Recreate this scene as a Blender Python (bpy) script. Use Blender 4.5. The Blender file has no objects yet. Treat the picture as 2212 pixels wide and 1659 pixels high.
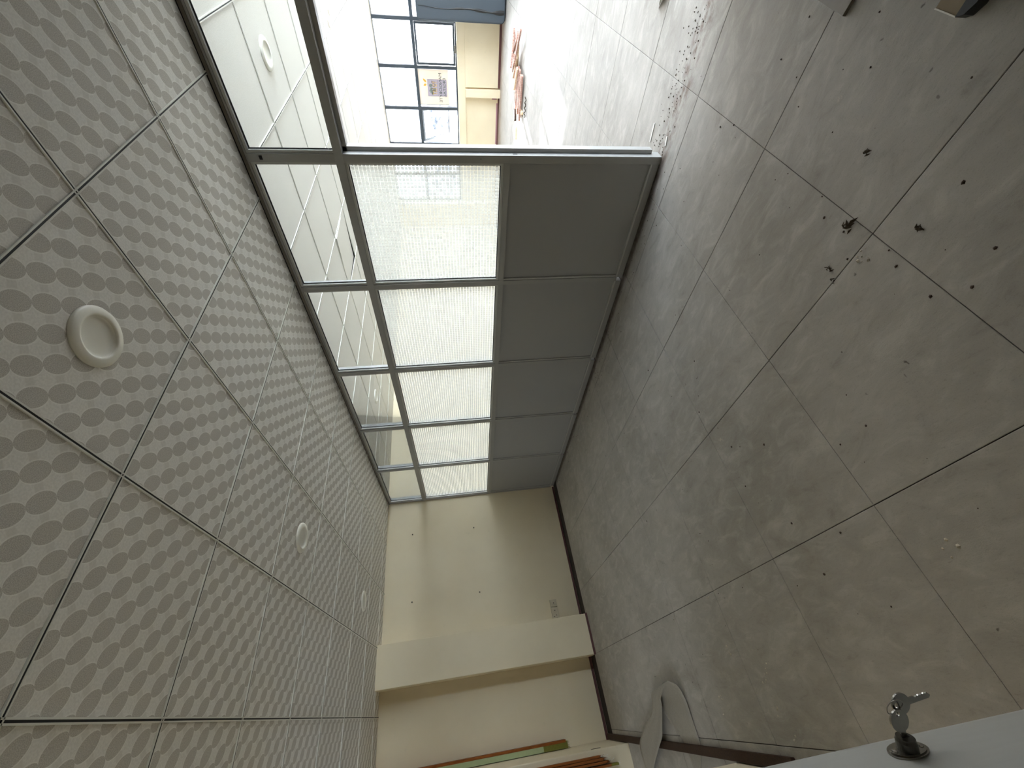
import bpy, bmesh, math, random
from mathutils import Vector, Matrix

random.seed(7)
S = bpy.context.scene
COL = S.collection
PI = math.pi

# ------------------------------------------------------------------ camera
cam_d = bpy.data.cameras.new('camera')
cam_d.sensor_fit = 'HORIZONTAL'
cam_d.sensor_width = 36.0
cam_d.lens = 36.0 * 878.34 / 2212.0
cam_d.clip_start = 0.02
cam_d.clip_end = 500
cam = bpy.data.objects.new('camera', cam_d)
COL.objects.link(cam)
AX = Vector((-0.1418, -0.0650, -0.9878))      # picture right = down in the room (the photo lies on its side)
AY = Vector((-0.7722, 0.6314, 0.0693))        # picture down
AZ = AX.cross(AY)                             # forward
AZ.normalize(); AX.normalize(); AY = AZ.cross(AX)
M = Matrix((AX, -AY, -AZ)).transposed().to_4x4()
M.translation = Vector((-1.9408, -0.0422, 1.366))
cam.matrix_world = M
S.camera = cam

# ------------------------------------------------------------------ world, sun, exposure
SUN_DIR = Vector((-2.33, 0.51, -1.0)).normalized()
w = bpy.data.worlds.new('world'); S.world = w; w.use_nodes = True
nt = w.node_tree; nt.nodes.clear()
sky = nt.nodes.new('ShaderNodeTexSky'); sky.sky_type = 'NISHITA'; sky.sun_disc = False
sky.sun_elevation = math.radians(22.7)
sky.sun_rotation = math.atan2(2.33, -0.51)
sky.air_density = 1.4; sky.dust_density = 3.0; sky.ozone_density = 1.0
mixw = nt.nodes.new('ShaderNodeMix'); mixw.data_type = 'RGBA'
mixw.inputs[0].default_value = 0.85
bg = nt.nodes.new('ShaderNodeBackground'); bg.inputs[1].default_value = 1.0
ow = nt.nodes.new('ShaderNodeOutputWorld')
hsv = nt.nodes.new('ShaderNodeMix'); hsv.data_type = 'RGBA'; hsv.blend_type = 'MULTIPLY'
SKY_K = 1.6
nt.links.new(sky.outputs[0], mixw.inputs[6])
mixw.inputs[7].default_value = (6.6, 7.3, 8.6, 1)      # thin bright haze over the whole sky
nt.links.new(mixw.outputs[2], bg.inputs[0])
bg.inputs[1].default_value = SKY_K
nt.links.new(bg.outputs[0], ow.inputs[0])

sun_d = bpy.data.lights.new('sun', 'SUN'); sun_d.energy = 40.0; sun_d.angle = 0.009
sun_d.color = (0.96, 0.985, 1.0)
sun = bpy.data.objects.new('sun', sun_d); COL.objects.link(sun)
sun.rotation_euler = SUN_DIR.to_track_quat('-Z', 'Y').to_euler()
sun.location = (30, -6, 14)

# portals over the window openings: they guide the sampling of the sky and give no light of their own
def portal(loc, d, sx, sy):
    pd = bpy.data.lights.new('window_portal', 'AREA'); pd.shape = 'RECTANGLE'; pd.size = sx; pd.size_y = sy
    pd.cycles.is_portal = True
    po = bpy.data.objects.new('window_portal', pd); COL.objects.link(po); po.location = loc
    po.rotation_euler = Vector(d).to_track_quat('-Z', 'Y').to_euler()
portal((8.47, 2.615, 1.64), (-1, 0, 0), 4.9, 1.62)
portal((8.47, -2.35, 1.64), (-1, 0, 0), 3.3, 1.62)
portal((-5.34, 3.4, 1.6), (1, 0, 0), 3.6, 1.4)
portal((3.9, -4.32, 1.57), (0, 1, 0), 6.0, 1.54)

S.view_settings.view_transform = 'Standard'
S.view_settings.look = 'None'
S.view_settings.gamma = 1.0
S.view_settings.use_curve_mapping = False
S.view_settings.exposure = 2.0
S.cycles.use_denoising = True
S.cycles.max_bounces = 24
S.cycles.diffuse_bounces = 14
S.cycles.transmission_bounces = 12
S.cycles.transparent_max_bounces = 24
S.cycles.sample_clamp_indirect = 12.0
S.cycles.caustics_reflective = False
S.cycles.caustics_refractive = False

# ------------------------------------------------------------------ material helpers
def srgb(r, g, b):
    def f(v):
        v /= 255.0
        return v / 12.92 if v <= 0.04045 else ((v + 0.055) / 1.055) ** 2.4
    return (f(r), f(g), f(b), 1.0)

class G:
    """small node-graph builder"""
    def __init__(s, name):
        s.m = bpy.data.materials.new(name); s.m.use_nodes = True
        s.t = s.m.node_tree; s.t.nodes.clear()
        s.out = s.t.nodes.new('ShaderNodeOutputMaterial')
    def n(s, typ, **kw):
        x = s.t.nodes.new(typ)
        for k, v in kw.items(): setattr(x, k, v)
        return x
    def link(s, a, b): s.t.links.new(a, b)
    def put(s, sock, v):
        if isinstance(v, (int, float)): sock.default_value = v
        elif isinstance(v, tuple): sock.default_value = v
        else: s.link(v, sock)
    def math(s, op, a, b=None, c=None, clamp=False):
        x = s.n('ShaderNodeMath', operation=op, use_clamp=clamp)
        s.put(x.inputs[0], a)
        if b is not None: s.put(x.inputs[1], b)
        if c is not None: s.put(x.inputs[2], c)
        return x.outputs[0]
    def step(s, v, a, b):                     # smooth 0..1 between a and b
        x = s.n('ShaderNodeMapRange', interpolation_type='SMOOTHSTEP')
        s.put(x.inputs[0], v); x.inputs[1].default_value = a; x.inputs[2].default_value = b
        return x.outputs[0]
    def mix(s, f, a, b, mode='MIX'):
        x = s.n('ShaderNodeMix', data_type='RGBA', blend_type=mode)
        s.put(x.inputs[0], f); s.put(x.inputs[6], a); s.put(x.inputs[7], b)
        return x.outputs[2]
    def noise(s, co, scale, detail=4, rough=.55, dist=0.0):
        x = s.n('ShaderNodeTexNoise'); s.link(co, x.inputs['Vector'])
        x.inputs['Scale'].default_value = scale; x.inputs['Detail'].default_value = detail
        x.inputs['Roughness'].default_value = rough; x.inputs['Distortion'].default_value = dist
        return x.outputs[0]
    def pos(s):
        return s.n('ShaderNodeNewGeometry').outputs['Position']
    def objco(s):
        return s.n('ShaderNodeTexCoord').outputs['Object']
    def scaled(s, co, v):
        x = s.n('ShaderNodeMapping'); s.link(co, x.inputs[0]); x.inputs['Scale'].default_value = v
        return x.outputs[0]
    def xyz(s, co):
        x = s.n('ShaderNodeSeparateXYZ'); s.link(co, x.inputs[0]); return x.outputs
    def bump(s, h, strength=.2, dist=.002):
        x = s.n('ShaderNodeBump'); s.link(h, x.inputs['Height'])
        x.inputs['Strength'].default_value = strength; x.inputs['Distance'].default_value = dist
        return x.outputs[0]
    def pbr(s, col, rough=.6, metal=0.0, spec=.5, normal=None, alpha=None):
        x = s.n('ShaderNodeBsdfPrincipled')
        s.put(x.inputs['Base Color'], col); s.put(x.inputs['Roughness'], rough)
        s.put(x.inputs['Metallic'], metal); x.inputs['Specular IOR Level'].default_value = spec
        if normal is not None: s.link(normal, x.inputs['Normal'])
        return x.outputs[0]
    def done(s, sh):
        s.link(sh, s.out.inputs[0]); return s.m

def plain(name, col, rough=.6, metal=0.0, spec=.5, var=.08, scale=40, bump=0.0):
    g = G(name); co = g.objco()
    nz = g.noise(co, scale, 4)
    dark = tuple(c * (1 - var) for c in col[:3]) + (1,); lite = tuple(min(1, c * (1 + var)) for c in col[:3]) + (1,)
    c = g.mix(nz, dark, lite)
    nrm = g.bump(g.noise(co, scale * 6, 3), bump, .001) if bump else None
    return g.done(g.pbr(c, rough, metal, spec, nrm))

def mat_floor():
    g = G('worn_cement_board'); p = g.pos(); X = g.xyz(p)
    st = g.scaled(p, (2.2, 1.0, 1.0))
    big = g.noise(p, .9, 5, .6, .4)
    mid = g.noise(st, 6, 7, .66, .8)
    fine = g.noise(g.scaled(p, (3.5, 1.0, 1.0)), 38, 5, .7)
    grit = g.noise(p, 260, 2, .6)
    c = g.mix(g.step(big, .32, .70), srgb(154, 150, 143), srgb(177, 173, 167))
    c = g.mix(g.math('MULTIPLY', g.step(mid, .44, .74), .55), c, srgb(200, 197, 191))
    c = g.mix(g.math('MULTIPLY', g.step(mid, .46, .22), .55), c, srgb(128, 121, 112))
    c = g.mix(g.math('MULTIPLY', g.step(fine, .52, .80), .35), c, srgb(186, 180, 170))
    c = g.mix(g.math('MULTIPLY', g.step(fine, .46, .20), .45), c, srgb(118, 111, 101))
    c = g.mix(g.math('MULTIPLY', g.step(grit, .55, .8), .35), c, srgb(110, 102, 92))
    # chalky scuffs and paint drips
    vn = g.n('ShaderNodeTexVoronoi'); vn.feature = 'F1'
    wob = g.n('ShaderNodeVectorMath', operation='ADD')
    nz3 = g.n('ShaderNodeTexNoise'); g.link(p, nz3.inputs['Vector']); nz3.inputs['Scale'].default_value = 30
    sc3 = g.n('ShaderNodeVectorMath', operation='SCALE'); g.link(nz3.outputs['Color'], sc3.inputs[0]); sc3.inputs['Scale'].default_value = .05
    g.link(p, wob.inputs[0]); g.link(sc3.outputs[0], wob.inputs[1]); g.link(wob.outputs[0], vn.inputs['Vector'])
    vn.inputs['Scale'].default_value = 3.1; vn.inputs['Randomness'].default_value = 1
    spots = g.math('MULTIPLY', g.step(vn.outputs['Distance'], .075, .035), g.step(g.noise(p, 70, 3, .6), .42, .58))
    spots = g.math('MULTIPLY', spots, g.step(g.noise(p, 1.3, 2), .40, .56))
    c = g.mix(g.math('MULTIPLY', spots, .6), c, srgb(205, 199, 184))
    v2 = g.n('ShaderNodeTexVoronoi'); g.link(wob.outputs[0], v2.inputs['Vector']); v2.inputs['Scale'].default_value = 9.5
    dk = g.math('MULTIPLY', g.step(v2.outputs['Distance'], .075, .03), g.step(g.noise(p, 2.1, 3), .47, .6))
    c = g.mix(g.math('MULTIPLY', dk, .75), c, srgb(62, 52, 44))
    # rusty brown dirt that lies along the line of the partition (and on through the doorway)
    dist = g.math('ABSOLUTE', g.math('SUBTRACT', X[0], g.math('MULTIPLY_ADD', g.noise(p, 4, 3), .10, .535)))
    d1 = g.math('MULTIPLY', g.step(dist, .12, .005), g.step(g.noise(g.scaled(p, (1, .5, 1)), 22, 6, .72), .40, .66))
    c = g.mix(g.math('MULTIPLY', d1, .85), c, srgb(92, 66, 50))
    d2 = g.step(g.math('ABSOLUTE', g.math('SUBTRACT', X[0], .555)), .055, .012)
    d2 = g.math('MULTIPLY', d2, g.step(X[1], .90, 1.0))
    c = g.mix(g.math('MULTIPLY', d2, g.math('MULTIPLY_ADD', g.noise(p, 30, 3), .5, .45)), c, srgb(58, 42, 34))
    # brown dirt against the back wall and at the window parapet
    d3 = g.step(X[1], 5.50, 5.60)
    c = g.mix(g.math('MULTIPLY', d3, g.math('MULTIPLY_ADD', g.noise(p, 18, 4), .8, .25)), c, srgb(74, 54, 46))
    d4 = g.math('MULTIPLY', g.step(X[0], 7.55, 8.2), g.noise(p, 9, 4))
    c = g.mix(g.math('MULTIPLY', d4, .8), c, srgb(140, 112, 98))
    rough = g.math('MULTIPLY_ADD', mid, .25, .46)
    h = g.math('ADD', g.math('MULTIPLY', fine, .6), g.math('MULTIPLY', grit, .5))
    return g.done(g.pbr(c, rough, 0, .38, g.bump(h, .28, .002)))

def mat_tile_pattern():
    """ceiling tile: chains of sanded ovals with pale outlines, in the tile's own coordinates"""
    g = G('patterned_ceiling_tile'); co = g.objco(); X = g.xyz(co); p = g.pos()
    s = g.math('ADD', g.math('MULTIPLY', g.math('ADD', X[0], X[1]), 1 / .113), 40.30)
    t = g.math('ADD', g.math('MULTIPLY', g.math('SUBTRACT', X[1], X[0]), 1 / .113), 40.63)
    sf = g.math('SUBTRACT', g.math('FRACT', s), .5); tf = g.math('SUBTRACT', g.math('FRACT', t), .5)
    width = g.math('MULTIPLY', g.math('POWER', g.math('MAXIMUM', g.math('COSINE', g.math('MULTIPLY', sf, PI)), .0001), .42), .345)
    e = g.math('SUBTRACT', width, g.math('ABSOLUTE', tf))
    dark = g.step(e, -.005, .02)
    ring = g.math('MULTIPLY', g.step(e, -.055, -.02), g.step(e, .012, -.012))
    neck = g.math('MULTIPLY', g.step(g.math('ABSOLUTE', sf), .17, .11), g.math('SUBTRACT', 1.0, dark))
    sand = g.noise(co, 420, 3, .7)
    soft = g.noise(co, 160, 3, .6)
    base = g.mix(g.step(soft, .35, .65), srgb(224, 222, 219), srgb(235, 233, 230))
    dcol = g.mix(g.step(sand, .38, .62), srgb(180, 176, 171), srgb(212, 208, 203))
    c = g.mix(g.math('MULTIPLY', neck, .45), base, srgb(208, 205, 200))
    c = g.mix(dark, c, dcol)
    c = g.mix(g.math('MULTIPLY', ring, .55), c, srgb(244, 243, 240))
    h = g.math('ADD', g.math('MULTIPLY', sand, g.math('MULTIPLY', dark, .8)), g.math('MULTIPLY', dark, -.5))
    return g.done(g.pbr(c, .85, 0, .25, g.bump(h, .25, .001)))

def mat_tile_plain():
    g = G('plain_ceiling_tile'); co = g.objco()
    c = g.mix(g.step(g.noise(co, 200, 3, .65), .35, .65), srgb(208, 206, 201), srgb(219, 217, 213))
    return g.done(g.pbr(c, .85, 0, .25))

def mat_wall():
    g = G('cream_wall_paint'); p = g.pos()
    big = g.noise(p, 1.6, 4); sm = g.noise(p, 14, 4)
    c = g.mix(g.step(big, .3, .7), srgb(229, 217, 190), srgb(235, 224, 198))
    c = g.mix(g.math('MULTIPLY', g.step(sm, .62, .8), .35), c, srgb(212, 201, 178))
    return g.done(g.pbr(c, .62, 0, .35, g.bump(g.noise(p, 120, 4), .12, .001)))

def mat_alu(name, col, rough=.38):
    g = G(name); co = g.pos()
    st = g.noise(g.scaled(co, (30, 30, 2)), 6, 4)
    c = g.mix(st, tuple(v * .9 for v in col[:3]) + (1,), col)
    return g.done(g.pbr(c, g.math('MULTIPLY_ADD', st, .12, rough - .05), .25, .5))

def thin_glass(name, tint=(.95, .965, .955, 1), haze=0.0):
    g = G(name)
    tr = g.n('ShaderNodeBsdfTransparent'); tr.inputs[0].default_value = tint
    gl = g.n('ShaderNodeBsdfGlossy'); gl.inputs['Roughness'].default_value = .02
    lw = g.n('ShaderNodeLayerWeight'); lw.inputs[0].default_value = .18
    mx = g.n('ShaderNodeMixShader'); g.link(g.math('MULTIPLY', lw.outputs['Fresnel'], .75), mx.inputs[0])
    g.link(tr.outputs[0], mx.inputs[1]); g.link(gl.outputs[0], mx.inputs[2])
    sh = mx.outputs[0]
    if haze:
        df = g.n('ShaderNodeBsdfTranslucent'); df.inputs[0].default_value = (.85, .87, .88, 1)
        m2 = g.n('ShaderNodeMixShader')
        nz = g.noise(g.pos(), 9, 6, .7)
        g.link(g.math('MULTIPLY', g.step(nz, .35, .7), haze), m2.inputs[0])
        g.link(sh, m2.inputs[1]); g.link(df.outputs[0], m2.inputs[2]); sh = m2.outputs[0]
    return g.done(sh)

def mat_frosted():
    """etched squares with clear lines between them"""
    g = G('frosted_grid_glass'); X = g.xyz(g.pos())
    P = .0215
    fy = g.math('ABSOLUTE', g.math('SUBTRACT', g.math('FRACT', g.math('MULTIPLY', X[1], 1 / P)), .5))
    fz = g.math('ABSOLUTE', g.math('SUBTRACT', g.math('FRACT', g.math('MULTIPLY', X[2], 1 / P)), .5))
    sq = g.math('MULTIPLY', g.step(fy, .40, .365), g.step(fz, .40, .365))
    tr = g.n('ShaderNodeBsdfTransparent'); tr.inputs[0].default_value = (.97, .98, .97, 1)
    tl = g.n('ShaderNodeBsdfTranslucent'); tl.inputs[0].default_value = (.66, .67, .645, 1)
    df = g.n('ShaderNodeBsdfDiffuse'); df.inputs[0].default_value = (.66, .67, .64, 1)
    a = g.n('ShaderNodeMixShader'); a.inputs[0].default_value = .22
    g.link(tl.outputs[0], a.inputs[1]); g.link(df.outputs[0], a.inputs[2])
    b = g.n('ShaderNodeMixShader'); b.inputs[0].default_value = .80     # squares: mostly diffusing
    g.link(tr.outputs[0], b.inputs[1]); g.link(a.outputs[0], b.inputs[2])
    cl = g.n('ShaderNodeMixShader'); cl.inputs[0].default_value = .25   # lines: mostly clear
    g.link(tr.outputs[0], cl.inputs[1]); g.link(a.outputs[0], cl.inputs[2])
    m = g.n('ShaderNodeMixShader'); g.link(sq, m.inputs[0])
    g.link(cl.outputs[0], m.inputs[1]); g.link(b.outputs[0], m.inputs[2])
    return g.done(m.outputs[0])

def mat_wood(name, a, b, scale=18, rough=.65):
    g = G(name); co = g.objco()
    n = g.noise(g.scaled(co, (6, 6, .6)), scale, 5, .6, .6)
    return g.done(g.pbr(g.mix(g.step(n, .3, .7), a, b), rough, 0, .3, g.bump(n, .3, .001)))

def mat_paper(name, col):
    g = G(name); c = g.mix(g.noise(g.pos(), 30, 3), tuple(v * .95 for v in col[:3]) + (1,), col)
    d = g.n('ShaderNodeBsdfDiffuse'); g.link(c, d.inputs[0])
    t = g.n('ShaderNodeBsdfTranslucent'); g.link(c, t.inputs[0])
    m = g.n('ShaderNodeMixShader'); m.inputs[0].default_value = .3
    g.link(d.outputs[0], m.inputs[1]); g.link(t.outputs[0], m.inputs[2])
    return g.done(m.outputs[0])

def mat_fabric(name, col):
    g = G(name); co = g.objco()
    n = g.noise(co, 300, 3, .6)
    c = g.mix(n, tuple(v * .8 for v in col[:3]) + (1,), tuple(v * 1.2 for v in col[:3]) + (1,))
    return g.done(g.pbr(c, .8, 0, .3, g.bump(n, .2, .001)))

def mat_strap():
    g = G('woven_strip'); co = g.objco()
    n = g.noise(g.scaled(co, (1, 1, 1)), 90, 4, .6)
    c = g.mix(n, srgb(176, 170, 158), srgb(205, 200, 190))
    d = g.n('ShaderNodeBsdfDiffuse'); g.link(c, d.inputs[0])
    t = g.n('ShaderNodeBsdfTranslucent'); g.link(c, t.inputs[0])
    m = g.n('ShaderNodeMixShader'); m.inputs[0].default_value = .35
    g.link(d.outputs[0], m.inputs[1]); g.link(t.outputs[0], m.inputs[2])
    return g.done(m.outputs[0])

def mat_mottled(name, a, b, scale):
    g = G(name); p = g.pos()
    c = g.mix(g.step(g.noise(p, scale, 6, .7, .5), .35, .65), a, b)
    return g.done(g.pbr(c, .9, 0, .1))

MAT = dict(
    floor=mat_floor(), tile=mat_tile_pattern(), tile2=mat_tile_plain(), wall=mat_wall(),
    joint=plain('floor_joint_dirt', srgb(52, 44, 38), .9),
    plenum=plain('dark_plenum', srgb(30, 29, 28), .9),
    tee=plain('white_tee_paint', srgb(222, 222, 216), .45, var=.03),
    groove=plain('black_tee_groove', srgb(16, 16, 18), .6),
    alu=mat_alu('grey_anodised_aluminium', srgb(160, 160, 158), .40),
    alu_l=mat_alu('grey_bead_aluminium', srgb(186, 187, 184), .36),
    panel=plain('grey_laminate_panel', srgb(152, 152, 151), .55, var=.05, scale=300),
    gasket=plain('black_rubber_gasket', srgb(18, 18, 18), .6),
    track=plain('stained_head_track', srgb(118, 112, 104), .5, .3, var=.3, scale=14),
    glass=thin_glass('clear_glass'), wglass=thin_glass('dusty_dimming_window_glass', (.22, .225, .235, 1), .10),  # dusty glass, its tint darkened further to dim the far room
    wglass3=thin_glass('mild_dimming_window_glass', (.64, .65, .66, 1), .06), wglass2=thin_glass('strong_dimming_window_glass', (.24, .235, .22, 1), .05),  # tints set to meter daylight from the added windows
    oglass=thin_glass('very_dusty_window_glass', (.90, .92, .93, 1), .55),
    frost=mat_frosted(),
    white=plain('white_plastic', srgb(232, 230, 222), .4, var=.02),
    offwhite=plain('switch_plastic', srgb(205, 196, 172), .45, var=.03),
    black=plain('black_hole', srgb(14, 13, 12), .7),
    screw=plain('dark_steel_screw', srgb(92, 84, 74), .45, .7),
    wframe=plain('dark_window_frame', srgb(70, 78, 86), .45, .35, var=.08),
    chrome=plain('tarnished_chrome', srgb(170, 168, 162), .22, 1.0, var=.12, scale=200),
    chromed=plain('dark_chrome', srgb(95, 94, 90), .28, 1.0, var=.15, scale=200),
    doorstile=mat_alu('satin_door_aluminium', srgb(204, 208, 208), .45),
    brownwood=mat_wood('raw_brown_wood_edge', srgb(122, 66, 22), srgb(158, 92, 36)),
    greenwood=plain('pale_green_primer', srgb(176, 190, 146), .6, var=.08, scale=60),
    olive=plain('olive_stained_wood', srgb(120, 118, 40), .6, var=.3, scale=40),
    batten=mat_wood('dark_brown_batten', srgb(46, 30, 20), srgb(66, 44, 30)),
    maroon=plain('maroon_skirting_paint', srgb(98, 62, 60), .6, var=.25, scale=20),
    mauve=plain('mauve_paint_patch', srgb(168, 128, 138), .7, var=.12, scale=40),
    pile=mat_wood('pinkish_broken_wood', srgb(150, 105, 92), srgb(205, 170, 155)),
    palewood=mat_wood('pale_broken_wood', srgb(214, 186, 150), srgb(235, 214, 184)),
    darkfab=mat_fabric('charcoal_upholstery', srgb(72, 80, 88)),
    strap=mat_strap(), paper=mat_paper('cream_poster_paper', srgb(233, 224, 211)),
    card=mat_paper('lilac_card_shade', srgb(205, 196, 212)),  # lilac paints the outside card's shade showing through the paper
    ink=plain('dark_green_ink', srgb(74, 88, 82), .8), ink2=plain('dark_brown_ink', srgb(98, 84, 70), .8),
    gold=plain('gold_ink', srgb(216, 168, 62), .7), ochre=plain('ochre_ink', srgb(226, 190, 112), .8),
    greyink=plain('grey_green_ink', srgb(132, 142, 138), .8), mauveink=plain('mauve_line_ink', srgb(150, 134, 160), .8),
    whitep=plain('white_scrap', srgb(238, 236, 230), .6, var=.03),
    tan=plain('tan_card', srgb(150, 134, 108), .7, var=.1), rubber=plain('black_rubber', srgb(26, 27, 28), .5),
    debris=plain('dark_brown_debris', srgb(66, 52, 42), .9, var=.4, scale=90),
    plaster=plain('plaster_chip', srgb(190, 184, 168), .8, var=.1),
    leaf=plain('dry_brown_leaf', srgb(72, 60, 44), .8, var=.3, scale=60),
    facade=mat_mottled('pale_facade', srgb(226, 226, 224), srgb(238, 238, 236), .6),
    facade2=mat_mottled('grey_facade', srgb(196, 200, 204), srgb(214, 217, 219), .8),
    facadew=plain('dark_far_window', srgb(120, 130, 142), .3, var=.1),
    redstuff=plain('dull_red_paint', srgb(150, 92, 84), .7), bluestuff=plain('dull_blue_paint', srgb(122, 132, 178), .7),
    hill=mat_mottled('mottled_hillside', srgb(150, 152, 146), srgb(206, 208, 204), 1.1),
    ground=mat_mottled('pale_ground', srgb(196, 192, 186), srgb(216, 213, 208), .5),
)

# ------------------------------------------------------------------ mesh helpers
def obj(name, bm, mat, parent=None, loc=None, smooth=False):
    me = bpy.data.meshes.new(name)
    if isinstance(bm, bmesh.types.BMesh):
        bm.normal_update(); bm.to_mesh(me); bm.free()
    if smooth:
        for f in me.polygons: f.use_smooth = True
    me.materials.append(MAT[mat] if isinstance(mat, str) else mat)
    o = bpy.data.objects.new(name, me); COL.objects.link(o)
    if parent is not None: o.parent = parent
    if loc is not None: o.location = loc
    return o

def inst(name, me, parent=None, loc=(0, 0, 0), rot=(0, 0, 0)):
    o = bpy.data.objects.new(name, me); COL.objects.link(o)
    if parent is not None: o.parent = parent
    o.location = loc; o.rotation_euler = rot
    return o

def empty(name, loc=(0, 0, 0)):
    o = bpy.data.objects.new(name, None); COL.objects.link(o); o.location = loc
    o.empty_display_size = .05
    return o

def tag(o, label, cat, group=None):
    o['label'] = label; o['category'] = cat
    if group: o['group'] = group
    return o

def struct(o): o['kind'] = 'structure'; return o

def bx(x0, x1, y0, y1, z0, z1, bm=None, bev=0.0):
    bm = bm or bmesh.new()
    vs = [bm.verts.new((x, y, z)) for x in (x0, x1) for y in (y0, y1) for z in (z0, z1)]
    q = [(0, 1, 3, 2), (4, 6, 7, 5), (0, 4, 5, 1), (2, 3, 7, 6), (0, 2, 6, 4), (1, 5, 7, 3)]
    fs = [bm.faces.new([vs[i] for i in f]) for f in q]
    if bev:
        es = list({e for f in fs for e in f.edges})
        bmesh.ops.bevel(bm, geom=es, offset=bev, segments=2, affect='EDGES', profile=.6)
    return bm

def prism(pts, z0, z1, bm=None, axes=None):
    """extrude a closed 2D outline; axes maps (u, v, h) to xyz"""
    bm = bm or bmesh.new(); ax = axes or (lambda u, v, h: (u, v, h))
    a = [bm.verts.new(ax(u, v, z0)) for u, v in pts]; b = [bm.verts.new(ax(u, v, z1)) for u, v in pts]
    n = len(pts)
    bm.faces.new(a[::-1]); bm.faces.new(b)
    for i in range(n): bm.faces.new((a[i], a[(i + 1) % n], b[(i + 1) % n], b[i]))
    bmesh.ops.recalc_face_normals(bm, faces=bm.faces)
    return bm

def lathe(prof, n=32, bm=None):
    """profile of (r, z) turned about z"""
    bm = bm or bmesh.new(); rings = []
    for r, z in prof:
        if r < 1e-6: rings.append([bm.verts.new((0, 0, z))])
        else: rings.append([bm.verts.new((r * math.cos(2 * PI * k / n), r * math.sin(2 * PI * k / n), z)) for k in range(n)])
    for a, b in zip(rings, rings[1:]):
        for k in range(n):
            k2 = (k + 1) % n
            if len(a) == 1 and len(b) == 1: continue
            if len(a) == 1: bm.faces.new((a[0], b[k2], b[k]))
            elif len(b) == 1: bm.faces.new((a[k], a[k2], b[0]))
            else: bm.faces.new((a[k], a[k2], b[k2], b[k]))
    bmesh.ops.recalc_face_normals(bm, faces=bm.faces)
    return bm

def tube(pts, r, n=8, bm=None, closed=False):
    bm = bm or bmesh.new(); P = [Vector(p) for p in pts]; rings = []
    up = Vector((.3, .2, 1)).normalized()
    for i, p in enumerate(P):
        d = (P[(i + 1) % len(P)] - P[i - 1]) if closed else (P[min(i + 1, len(P) - 1)] - P[max(i - 1, 0)])
        d.normalize(); a = d.cross(up).normalized(); b = d.cross(a)
        rings.append([bm.verts.new(p + r * (math.cos(2 * PI * k / n) * a + math.sin(2 * PI * k / n) * b)) for k in range(n)])
    pairs = list(zip(rings, rings[1:] + ([rings[0]] if closed else [])))
    if not closed: pairs = list(zip(rings, rings[1:]))
    for a, b in pairs:
        for k in range(n): bm.faces.new((a[k], a[(k + 1) % n], b[(k + 1) % n], b[k]))
    if not closed: bm.faces.new(rings[0]); bm.faces.new(rings[-1][::-1])
    bmesh.ops.recalc_face_normals(bm, faces=bm.faces)
    return bm

def xform(bm, mat):
    bmesh.ops.transform(bm, matrix=mat, verts=bm.verts); return bm

H = 2.415          # ceiling height
PX = .57           # room-side face of the partition
YB = 5.64          # back wall
WX = 8.25          # window plane
XL = -2.33         # left edge of the room

# ------------------------------------------------------------------ floor: boards with open joints
floor = struct(obj('floor', bx(-5.2, 8.45, -4.2, 5.9, -.12, -.004), 'joint'))
TX, TY = .662, .605
xs = [-1.581 + TX * k for k in range(-4, 16)]
ys = [1.195 + TY * k for k in range(-4, 8)]
cache = {}
for i in range(len(xs) - 1):
    for j in range(len(ys) - 1):
        x0, x1, y0, y1 = xs[i], xs[i + 1], ys[j], min(ys[j + 1], 5.66)
        if x0 > 8.3: continue
        x1 = min(x1, 8.34)
        key = (round(x1 - x0, 3), round(y1 - y0, 3), (i * 7 + j * 3) % 5)
        if key not in cache:
            gx = random.choice([.0012, .0016, .002]); gy = random.choice([.001, .0014, .0018])
            hx, hy = (x1 - x0) / 2 - gx / 1, (y1 - y0) / 2 - gy
            bm = bmesh.new(); t = .0018
            lo = [bm.verts.new((sx * hx, sy * hy, -.006)) for sx, sy in ((-1, -1), (1, -1), (1, 1), (-1, 1))]
            up = [bm.verts.new((sx * hx, sy * hy, -.0008)) for sx, sy in ((-1, -1), (1, -1), (1, 1), (-1, 1))]
            tp = [bm.verts.new((sx * (hx - t), sy * (hy - t), 0)) for sx, sy in ((-1, -1), (1, -1), (1, 1), (-1, 1))]
            for a, b in ((lo, up), (up, tp)):
                for k in range(4): bm.faces.new((a[k], a[(k + 1) % 4], b[(k + 1) % 4], b[k]))
            bm.faces.new(tp)
            me = bpy.data.meshes.new('tile'); bm.to_mesh(me); bm.free(); me.materials.append(MAT['floor']); cache[key] = me
        inst('tile', cache[key], floor, ((x0 + x1) / 2, (y0 + y1) / 2, random.uniform(-.0004, 0)))
o = obj('floor_screed', bx(-5.2, xs[0] - .002, -4.2, 5.66, -.006, 0), 'floor', floor)
bx(xs[0], 8.34, -4.2, ys[0] - .002, -.006, 0)
o = obj('floor_screed', bx(xs[0], 8.34, -4.2, ys[0] - .002, -.006, 0), 'floor', floor)

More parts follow.
